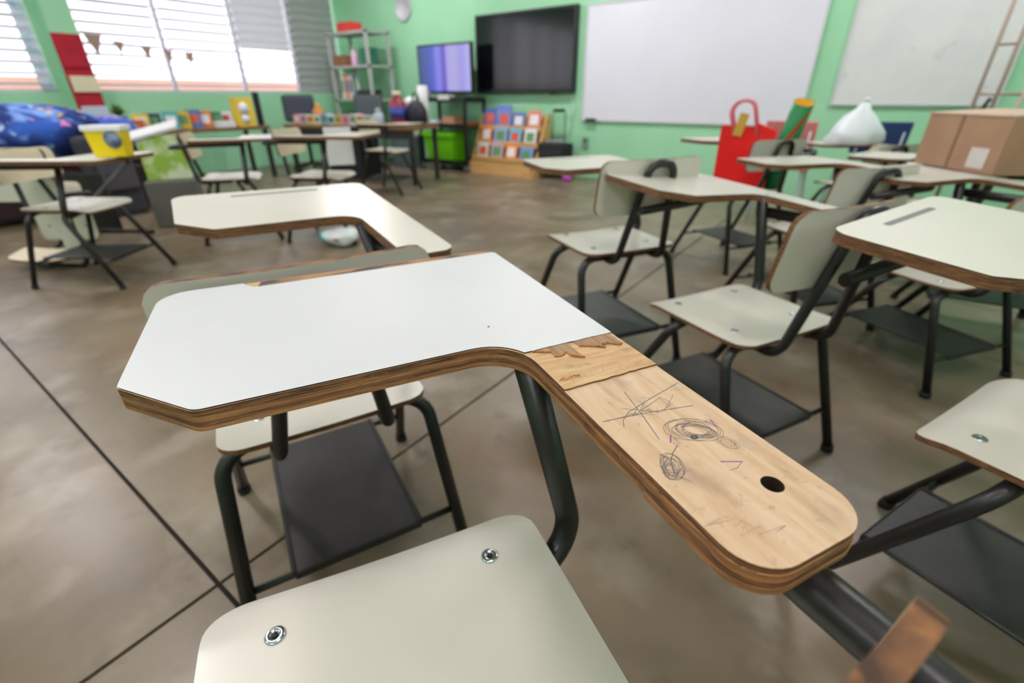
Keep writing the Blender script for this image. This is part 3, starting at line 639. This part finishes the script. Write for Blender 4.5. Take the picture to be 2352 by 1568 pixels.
def office_chair(label, x, y, rz, col):
    t = thing('office_chair', label, 'chair', (x, y, 0), R(rz)); m = mat('office_%d' % col[0], col, .7)
    o = obj('backrest', MB().box((0, .2, .80), (.42, .05, .34)), m, t, bevel=.04); obj('seat', MB().box((0, -.02, .46), (.44, .42, .07)), m, t, bevel=.03)
    obj('column', MB().tube([(0, 0, .08), (0, 0, .43)], .025, n=10), M_BLK, t); obj('spine', MB().tube(rpath([((0, 0, .42), 0), ((0, .24, .44), .05), ((0, .24, .75), 0)]), .02, n=8), M_BLK, t)
    for k in range(5):
        a = 2*math.pi*k/5; b = obj('base_arm', MB().tube([(0, 0, .1), (.26*math.cos(a), .26*math.sin(a), .06)], .016, n=8), M_BLK, t)
        obj('caster', MB().lathe([(.024, -.018), (.028, 0), (.024, .018)], n=10), M_BLK, b, (.26*math.cos(a), .26*math.sin(a), .028), (R(90), 0, a))
office_chair('dark navy office chair behind the brown table, nearer the window', -6.6, 4.15, 70, (62, 66, 80))
office_chair('dark grey office chair behind the brown table, nearer the shelving', -6.05, 4.75, 30, (78, 86, 92))
bx('grey_crate', 'grey storage crate on the floor left of the trolley', 'crate', (-5.72, 5.22, 0), (.36, .33, .42), mat('crate_grey', (92, 110, 112), .6), 0, .01, None, (mat('lid_pale', (180, 180, 176), .5), .04))
bx('dark_cabinet', 'dark low cabinet under the brown table', 'cabinet', (-5.55, 4.12, 0), (.5, .4, .54), mat('cabinet_dark', (30, 28, 34), .6), 14, .01)

# ------------------------------------------------------------------ window-wall things
t = thing('wall_organizer', 'red fabric wall organizer with cream papers on the pillar', 'organizer', (WX+.155, 2.04, 0))
M_RED = mat('red_fabric', (178, 22, 46), .8, (160, 16, 38), 6)
obj('panel', MB().box((0, 0, 1.15), (.015, .26, .82)), M_RED, t)
for i, (z, h, m) in enumerate(((1.33, .18, M_RED), (1.08, .16, mat('cream_paper', (226, 214, 184), .7)), (.90, .1, M_RED), (.80, .12, mat('pale_print', (196, 206, 228), .7)))):
    obj('pocket', MB().box((.02+.004*i, .01*(i % 2), z), (.02, .24, h)), m, t, bevel=.004)
t = thing('bunting', 'string of small tan triangular flags across the windows', 'bunting', (0, 0, 0))
bp = [(2.12, 1.66), (2.3, 1.575), (2.53, 1.525), (2.80, 1.485), (3.03, 1.465), (3.27, 1.455), (3.6, 1.47), (4.02, 1.53)]
obj('string', MB().tube([(WX+.09, y, z) for y, z in bp], .0025, n=5), mat('string_tan', (170, 140, 124), .8), t)
for y, z in bp[1:6]:
    s = .17 if y < 2.4 else (.11 if y < 3.2 else .12)
    mb = MB(); mb.add([(-.002, -s*.5, 0), (-.002, s*.5, 0), (-.002, 0, -s*1.25), (.002, -s*.5, 0), (.002, s*.5, 0), (.002, 0, -s*1.25)], [(0, 1, 2), (5, 4, 3), (0, 3, 4, 1), (1, 4, 5, 2), (2, 5, 3, 0)])
    obj('flag', mb, mat('flag_tan', (196, 168, 158), .8), t, (WX+.09, y, z))
mb = MB(); N = 24; vs = []
for i in range(N+1):
    y = 1.70+.12*i/N; x = WX-.02+.014*math.sin(i*1.55)
    vs += [(x, y, 1.02), (x, y, 2.53)]
fs = []
for i in range(N): a = 2*i; fs += [(a, a+2, a+3, a+1)]
t = thing('curtain', 'narrow pale blue patterned curtain at the left window', 'curtain', (0, 0, 0))
obj('cloth', mb.add(vs, fs, 0, True), mat('curtain_print', (236, 240, 248), .8, (190, 222, 236), 14, (1, 1, 1), 2, (.5, .66)), t)
obj('rod', MB().tube([(WX-.02, 1.66, 2.535), (WX-.02, 1.826, 2.535)], .008, n=8), M_ALU, t)

def lump(name, label, cat, c, r, m, seed, amp=.16, parent_part='cover', n=26, flat=.0, group=None):
    """soft lumpy body resting on its base"""
    q = random.Random(seed); ph = [(q.uniform(0, 6.28), q.randint(1, 4), q.randint(1, 4)) for _ in range(5)]
    mb = MB(); vs = []; fs = []; m_ = n//2
    for j in range(m_+1):
        th = math.pi*j/m_
        for i in range(n):
            a = 2*math.pi*i/n; k = 1+sum(amp/(w1+w2)*math.sin(w1*a+p)*math.sin(w2*th+p*2) for p, w1, w2 in ph)
            z = math.cos(th); sq = abs(math.sin(th))**.7
            vs.append((r[0]*k*sq*math.cos(a), r[1]*k*sq*math.sin(a), max(-r[2], r[2]*k*z)+r[2]))
    for j in range(m_):
        for i in range(n): fs.append((j*n+i, (j+1)*n+i, (j+1)*n+(i+1) % n, j*n+(i+1) % n))
    o = thing(name, label, cat, c, 0, group)
    obj(parent_part, mb.add(vs, fs, 0, True), m, o); return o
t = thing('sofa', 'dark maroon sofa below the left windows', 'sofa', (-6.05, 1.0, 0))
M_SOFA = mat('maroon_vinyl', (44, 14, 22), .5, (34, 10, 16), 4)
obj('base', MB().box((0, 0, .22), (.86, 2.0, .36)), M_SOFA, t, bevel=.03); obj('back', MB().box((-.34, 0, .48), (.2, 2.0, .5)), M_SOFA, t, bevel=.05)
for sy in (-1, 1): obj('arm', MB().box((0, sy*.93, .36), (.86, .16, .48)), M_SOFA, t, bevel=.05)
for sy in (-1, 1): obj('cushion', MB().box((.08, sy*.43, .44), (.66, .82, .12)), M_SOFA, t, bevel=.04)
for sx in (-1, 1):
    for sy in (-1, 1): obj('foot', MB().box((sx*.36, sy*.92, .02), (.07, .07, .04)), M_BLK, t)
M_BLUE = mat('blue_print_fabric', (36, 84, 176), .85, (16, 40, 110), 3.2, (1, 1, 1), 3, (.42, .58))
for c, sc, rp_ in (((120, 156, 228), 4.5, (.54, .62)), ((226, 190, 60), 5.2, (.66, .70)), ((214, 130, 190), 6.5, (.68, .71)), ((170, 200, 220), 7.5, (.66, .70))): layer(M_BLUE, c, sc, (1, 1, 1), rp_, 2, 1)
lump('blanket_pile', 'heap of bright blue patterned blanket on the sofa', 'blanket', (-5.85, 1.0, .50), (.36, .62, .19), M_BLUE, 5, .5)
lump('printed_cushion', 'blue and pink printed cushion at the sofa end', 'cushion', (-5.8, 1.72, .50), (.2, .16, .15), mat('cushion_print', (70, 96, 190), .85, (206, 170, 210), 7, (1, 1, 1), 2, (.5, .6)), 9, .2)
t = bx('black_backpack', 'dark grey backpack leaning in front of the blue blanket', 'backpack', (-5.45, 1.45, .0), (.26, .34, .66), mat('pack_grey', (50, 50, 58), .8), 5, .05)
obj('front_pocket', MB().box((.15, 0, .36), (.06, .26, .26)), mat('pack_pocket', (74, 70, 80), .8), t, bevel=.02)
t = thing('potted_plant', 'small bushy plant in a grey pot under the windows', 'plant', (-6.75, 2.06, .62))
obj('pot', MB().lathe([(.05, 0), (.065, .13), (.07, .13), (.07, .15), (.055, .15), (.05, .12)], n=18), mat('pot_grey', (112, 130, 128), .6), t)
for k in range(26):
    a = k*2.4; ln = random.uniform(.07, .13); el = random.uniform(.35, 1.35); d = Vector((math.cos(a)*math.cos(el), math.sin(a)*math.cos(el), math.sin(el))); sd = Vector((-math.sin(a), math.cos(a), 0))*.022; b = Vector((0, 0, .15)); nrm = d.cross(sd).normalized()*.0015
    q_ = [b, b+d*ln*.5+sd, b+d*ln, b+d*ln*.5-sd]
    obj('leaf', MB().add([p+nrm for p in q_]+[p-nrm for p in q_], [(0, 1, 2, 3), (7, 6, 5, 4), (0, 4, 5, 1), (1, 5, 6, 2), (2, 6, 7, 3), (3, 7, 4, 0)]), mat('leaf_green', (84, 120, 36), .6, (60, 96, 30), 10), t)
bx('orange_tin', 'orange tin beside the potted plant', 'tin', (-6.7, 1.98, .62) if 0 else (-6.6, 2.16, .62), (.09, .09, .11), mat('tin_orange', (190, 100, 50), .5))

# ------------------------------------------------------------------ things on the left chairs
t = thing('yellow_tub', 'yellow plastic tub with white lid and grey label', 'tub', (-3.20, .90, .676), R(48))
t.scale = (.66, .66, .74)
obj('body', MB().box((0, 0, .085), (.25, .15, .17), taper=.86), mat('tub_yellow', (236, 206, 12), .4), t, bevel=.012)
obj('lid', MB().box((0, 0, .185), (.27, .17, .035)), mat('tub_lid', (236, 236, 240), .4), t, bevel=.008)
obj('label', MB().lathe([(.055, 0), (.055, .003)], n=20, sx=1.1), mat('tub_label', (130, 150, 160), .5, (80, 90, 140), 20), t, (.055, -.0725, .115), (R(90), 0, 0))
t = thing('paper_bag', 'green leafy patterned bag with folded white flap', 'bag', (-4.62, 1.62, .36), R(60))
obj('body', MB().box((0, 0, .16), (.30, .12, .32)), mat('leaf_print', (150, 186, 70), .7, (214, 226, 190), 9, (1, 1, 1), 2, (.42, .6)), t, bevel=.006)
obj('flap', MB().box((-.02, -.02, .36), (.34, .14, .02), rx=R(20), ry=R(-14)), mat('paper_white', (226, 226, 230), .8), t)
bx('stool_box', 'grey box under the green patterned bag', 'box', (-4.62, 1.62, 0), (.34, .3, .358), mat('stool_grey', (96, 96, 90), .7), 60, .01)
t = thing('paper_sheet', 'white paper sheet draped over the edge of a tablet', 'paper', (-3.27, 2.30, .49), R(55))
obj('sheet', MB().box((0, 0, .13), (.19, .006, .26)), mat('paper_white', (226, 226, 230), .8), t)
obj('faint_drawing', MB().lathe([(.05, 0), (.05, .001)], n=16, sy=.5), mat('drawing_grey', (176, 178, 184), .8), t, (0, -.0035, .2), (R(90), 0, 0))

# ------------------------------------------------------------------ things among the right chairs
M_BAG = mat('red_gift_paper', (238, 10, 18), .45, (226, 6, 14), 5)
def gift():
    t = thing('gift_bag', 'bright red gift bag with pink ribbon handles on a chair seat', 'bag', (-.66, 3.27, .443), R(8)); mb = MB(); w, d, h = .29, .12, .345
    vs = [(-w/2, -d/2, 0), (w/2, -d/2, 0), (w/2, d/2, 0), (-w/2, d/2, 0), (-w/2-.005, -d/2-.01, h), (w/2, -d/2-.01, h-.02), (w/2, d/2, h-.01), (-w/2-.005, d/2, h), (-w/2, -d*.1, h*.5), (w/2, -d*.1, h*.5)]
    mb.add(vs, [(3, 2, 1, 0), (0, 1, 5, 4), (2, 3, 7, 6), (3, 0, 4, 7), (1, 2, 6, 5)])
    o = obj('body', mb, M_BAG, t); md = o.modifiers.new('thickness', 'SOLIDIFY'); md.thickness = .003
    for yy in (-.07, .06): obj('handle', MB().tube(rpath([((-.07, yy, h-.05), 0), ((-.14, yy, h+.14), .06), ((.0, yy, h+.13), .05), ((.05, yy, h-.05), 0)]), .008, n=8), mat('ribbon_pink', (226, 110, 130), .4), t)
    obj('gift_tag', MB().box((-.045, -.09, h+.01), (.05, .004, .12), ry=R(12)), mat('tag_gold', (206, 160, 60), .5), t)
    obj('tissue_fold', MB().box((.09, -.02, h-.01), (.1, .09, .02), ry=R(20)), M_BAG, t)
gift()
t = thing('gift_wrap_roll', 'green hollow roll with yellow inside and red stripe', 'roll', (-.50, 3.36, .455)); t.rotation_euler = (R(20), R(12), 0)
ax = MB().lathe([(.052, 0), (.052, .5), (.048, .5), (.048, .01)], n=24); obj('outer_sheet', ax, mat('wrap_green', (10, 132, 74), .4), t)
obj('inner_sheet', MB().lathe([(.0478, .02), (.0478, .499), (.046, .499), (.046, .03)], n=24), mat('wrap_yellow', (240, 176, 10), .5), t)
sp_ = []
vs = []; fs = []
for k in range(19):
    a = R(-150)+R(130)*k/18; z = .16+.3*k/18
    for dz in (0, .05): vs += [(.0532*math.cos(a), .0532*math.sin(a), z+dz)]
for k in range(18): fs.append((2*k, 2*k+2, 2*k+3, 2*k+1))
obj('red_stripe', MB().add(vs, fs), mat('wrap_red', (206, 52, 36), .4), t)
t = thing('cardboard_box', 'brown cardboard box with taped seam and white shipping label', 'box', (.375, 2.905, .668), R(-56.3))
M_CARD = mat('cardboard', (178, 142, 116), .8, (166, 128, 102), 5)
obj('body', MB().box((0, 0, .105), (.42, .30, .21)), M_CARD, t, bevel=.003)
obj('seam_tape', MB().box((-.02, -.1515, .105), (.012, .002, .21)), mat('seam_brown', (136, 104, 84), .6), t)
obj('flap', MB().box((0, -.02, .216), (.43, .27, .006), rx=R(3)), mat('flap_pale', (206, 178, 158), .8), t)
obj('shipping_label', MB().box((.12, -.1515, .055), (.085, .002, .075)), mat('label_white', (216, 208, 206), .7), t)
t = thing('plastic_bag', 'crumpled white plastic bag on a far tablet', 'bag', (-.20, 4.33, .641))
q = random.Random(5); vs = []; fs = []; n_ = 22; pf = [(.15, 0), (.165, .03), (.15, .08), (.12, .13), (.08, .18), (.045, .22), (.03, .25), (.012, .265)]
for r_, z_ in pf:
    for k in range(n_):
        a = 2*math.pi*k/n_; rr = r_*(1+.13*math.sin(3*a+z_*20)+.09*math.sin(7*a+1+z_*9)+q.uniform(-.03, .03)); vs.append((rr*math.cos(a)+.12*z_, .8*rr*math.sin(a), z_))
for j in range(len(pf)-1):
    for k in range(n_): fs.append((j*n_+k, j*n_+(k+1) % n_, (j+1)*n_+(k+1) % n_, (j+1)*n_+k))
obj('film', MB().add(vs, fs+[list(range(n_-1, -1, -1)), [(len(pf)-1)*n_+k for k in range(n_)]], 0, True), mat('white_film', (222, 228, 234), .35, bump=.6, bscale=14), t)
obj('knot', MB().lathe([(.008, 0), (.02, .01), (.016, .025), (.004, .03)], (.032, 0, .262), n=10), mat('white_film', (222, 228, 234), .35), t)
def plastic_chair(label, x, y, rz, col, z=0):
    t = thing('plastic_chair', label, 'chair', (x, y, z), R(rz)); m = mat('pchair_%d' % col[0], col, .5)
    obj('backrest', MB().box((0, -.19, .66), (.36, .02, .22), rx=R(8)), m, t, bevel=.008); obj('seat', MB().box((0, 0, .42), (.38, .36, .025)), m, t, bevel=.01)
    for sx in (-1, 1):
        obj('back_post', MB().tube([(sx*.14, -.17, .41), (sx*.14, -.2, .70)], .009, n=8), M_ALU, t)
        for sy in (-1, 1): obj('leg', MB().tube([(sx*.14, sy*.12, .41), (sx*.18, sy*.18, 0)], .010, n=8), M_ALU, t)
plastic_chair('navy blue plastic chair behind the white plastic bag', -.10, 4.95, 20, (40, 62, 116))
plastic_chair('pink plastic chair near the board wall behind the green roll', -.62, 4.75, 0, (214, 128, 130))
t = thing('metal_stand', 'tall tan metal stand with rungs before the second whiteboard', 'stand', (.5, 4.5, 0))
M_TAN = mat('tan_metal', (176, 156, 146), .5)
for x, y in ((-.105, 0), (-.01, 0), (.11, .0)): obj('upright', MB().tube([(x, y, .02), (x, y, 2.2 if x < .1 else 1.15)], .011, n=8), M_TAN, t)
for z, x0, x1 in ((1.22, -.105, -.01), (.95, -.105, .11), (.55, -.105, .11), (1.6, -.105, -.01), (1.95, -.105, -.01)): obj('rung', MB().tube([(x0, 0, z), (x1, 0, z)], .009, n=8), M_TAN, t)
obj('clamp', MB().box((-.05, -.01, .88), (.02, .03, .1), ry=R(18)), M_BLK, t)
obj('foot', MB().box((0, 0, .012), (.34, .4, .024)), M_BLK, t, bevel=.004)
# loose things on the floor
t = lump('wipes_pack', 'white plastic packet with red and teal print on the floor', 'packet', (-2.98, 2.0, 0), (.15, .11, .055), mat('packet_film', (222, 226, 228), .4, (206, 212, 216), 9), 31, .3)
obj('red_print', MB().box((.03, -.10, .062), (.12, .02, .012)), mat('print_red', (206, 50, 44), .5), t, bevel=.004); obj('teal_end', MB().box((-.13, -.03, .05), (.05, .12, .07)), mat('print_teal', (60, 180, 196), .5), t, bevel=.015)
lump('crumpled_paper', 'crumpled purple paper on the floor by the board wall', 'paper', (-3.1, 5.4, 0), (.06, .05, .035), mat('purple_paper', (176, 60, 176), .7), 41, .5)
lump('toy_scrap', 'small pink and teal toy on the floor before the tables', 'toy', (-4.5, 3.0, 0), (.06, .05, .04), mat('toy_pink', (220, 120, 150), .6, (60, 180, 180), 12, ramp=(.48, .52)), 43, .4)
# thin cloth and louvres let daylight through
for nm_, f_ in (('curtain_print', .8), ('louvre_white', .2), ('flag_tan', .45)):
    m = MATS[nm_]; n = m.node_tree.nodes; l = m.node_tree.links; out = n['Material Output']; b = n['Principled BSDF']
    tr = n.new('ShaderNodeBsdfTranslucent'); mx = n.new('ShaderNodeMixShader'); mx.inputs[0].default_value = f_
    if b.inputs['Base Color'].links: l.new(b.inputs['Base Color'].links[0].from_socket, tr.inputs[0])
    else: tr.inputs[0].default_value = b.inputs['Base Color'].default_value
    l.new(b.outputs[0], mx.inputs[1]); l.new(tr.outputs[0], mx.inputs[2]); l.new(mx.outputs[0], out.inputs['Surface'])
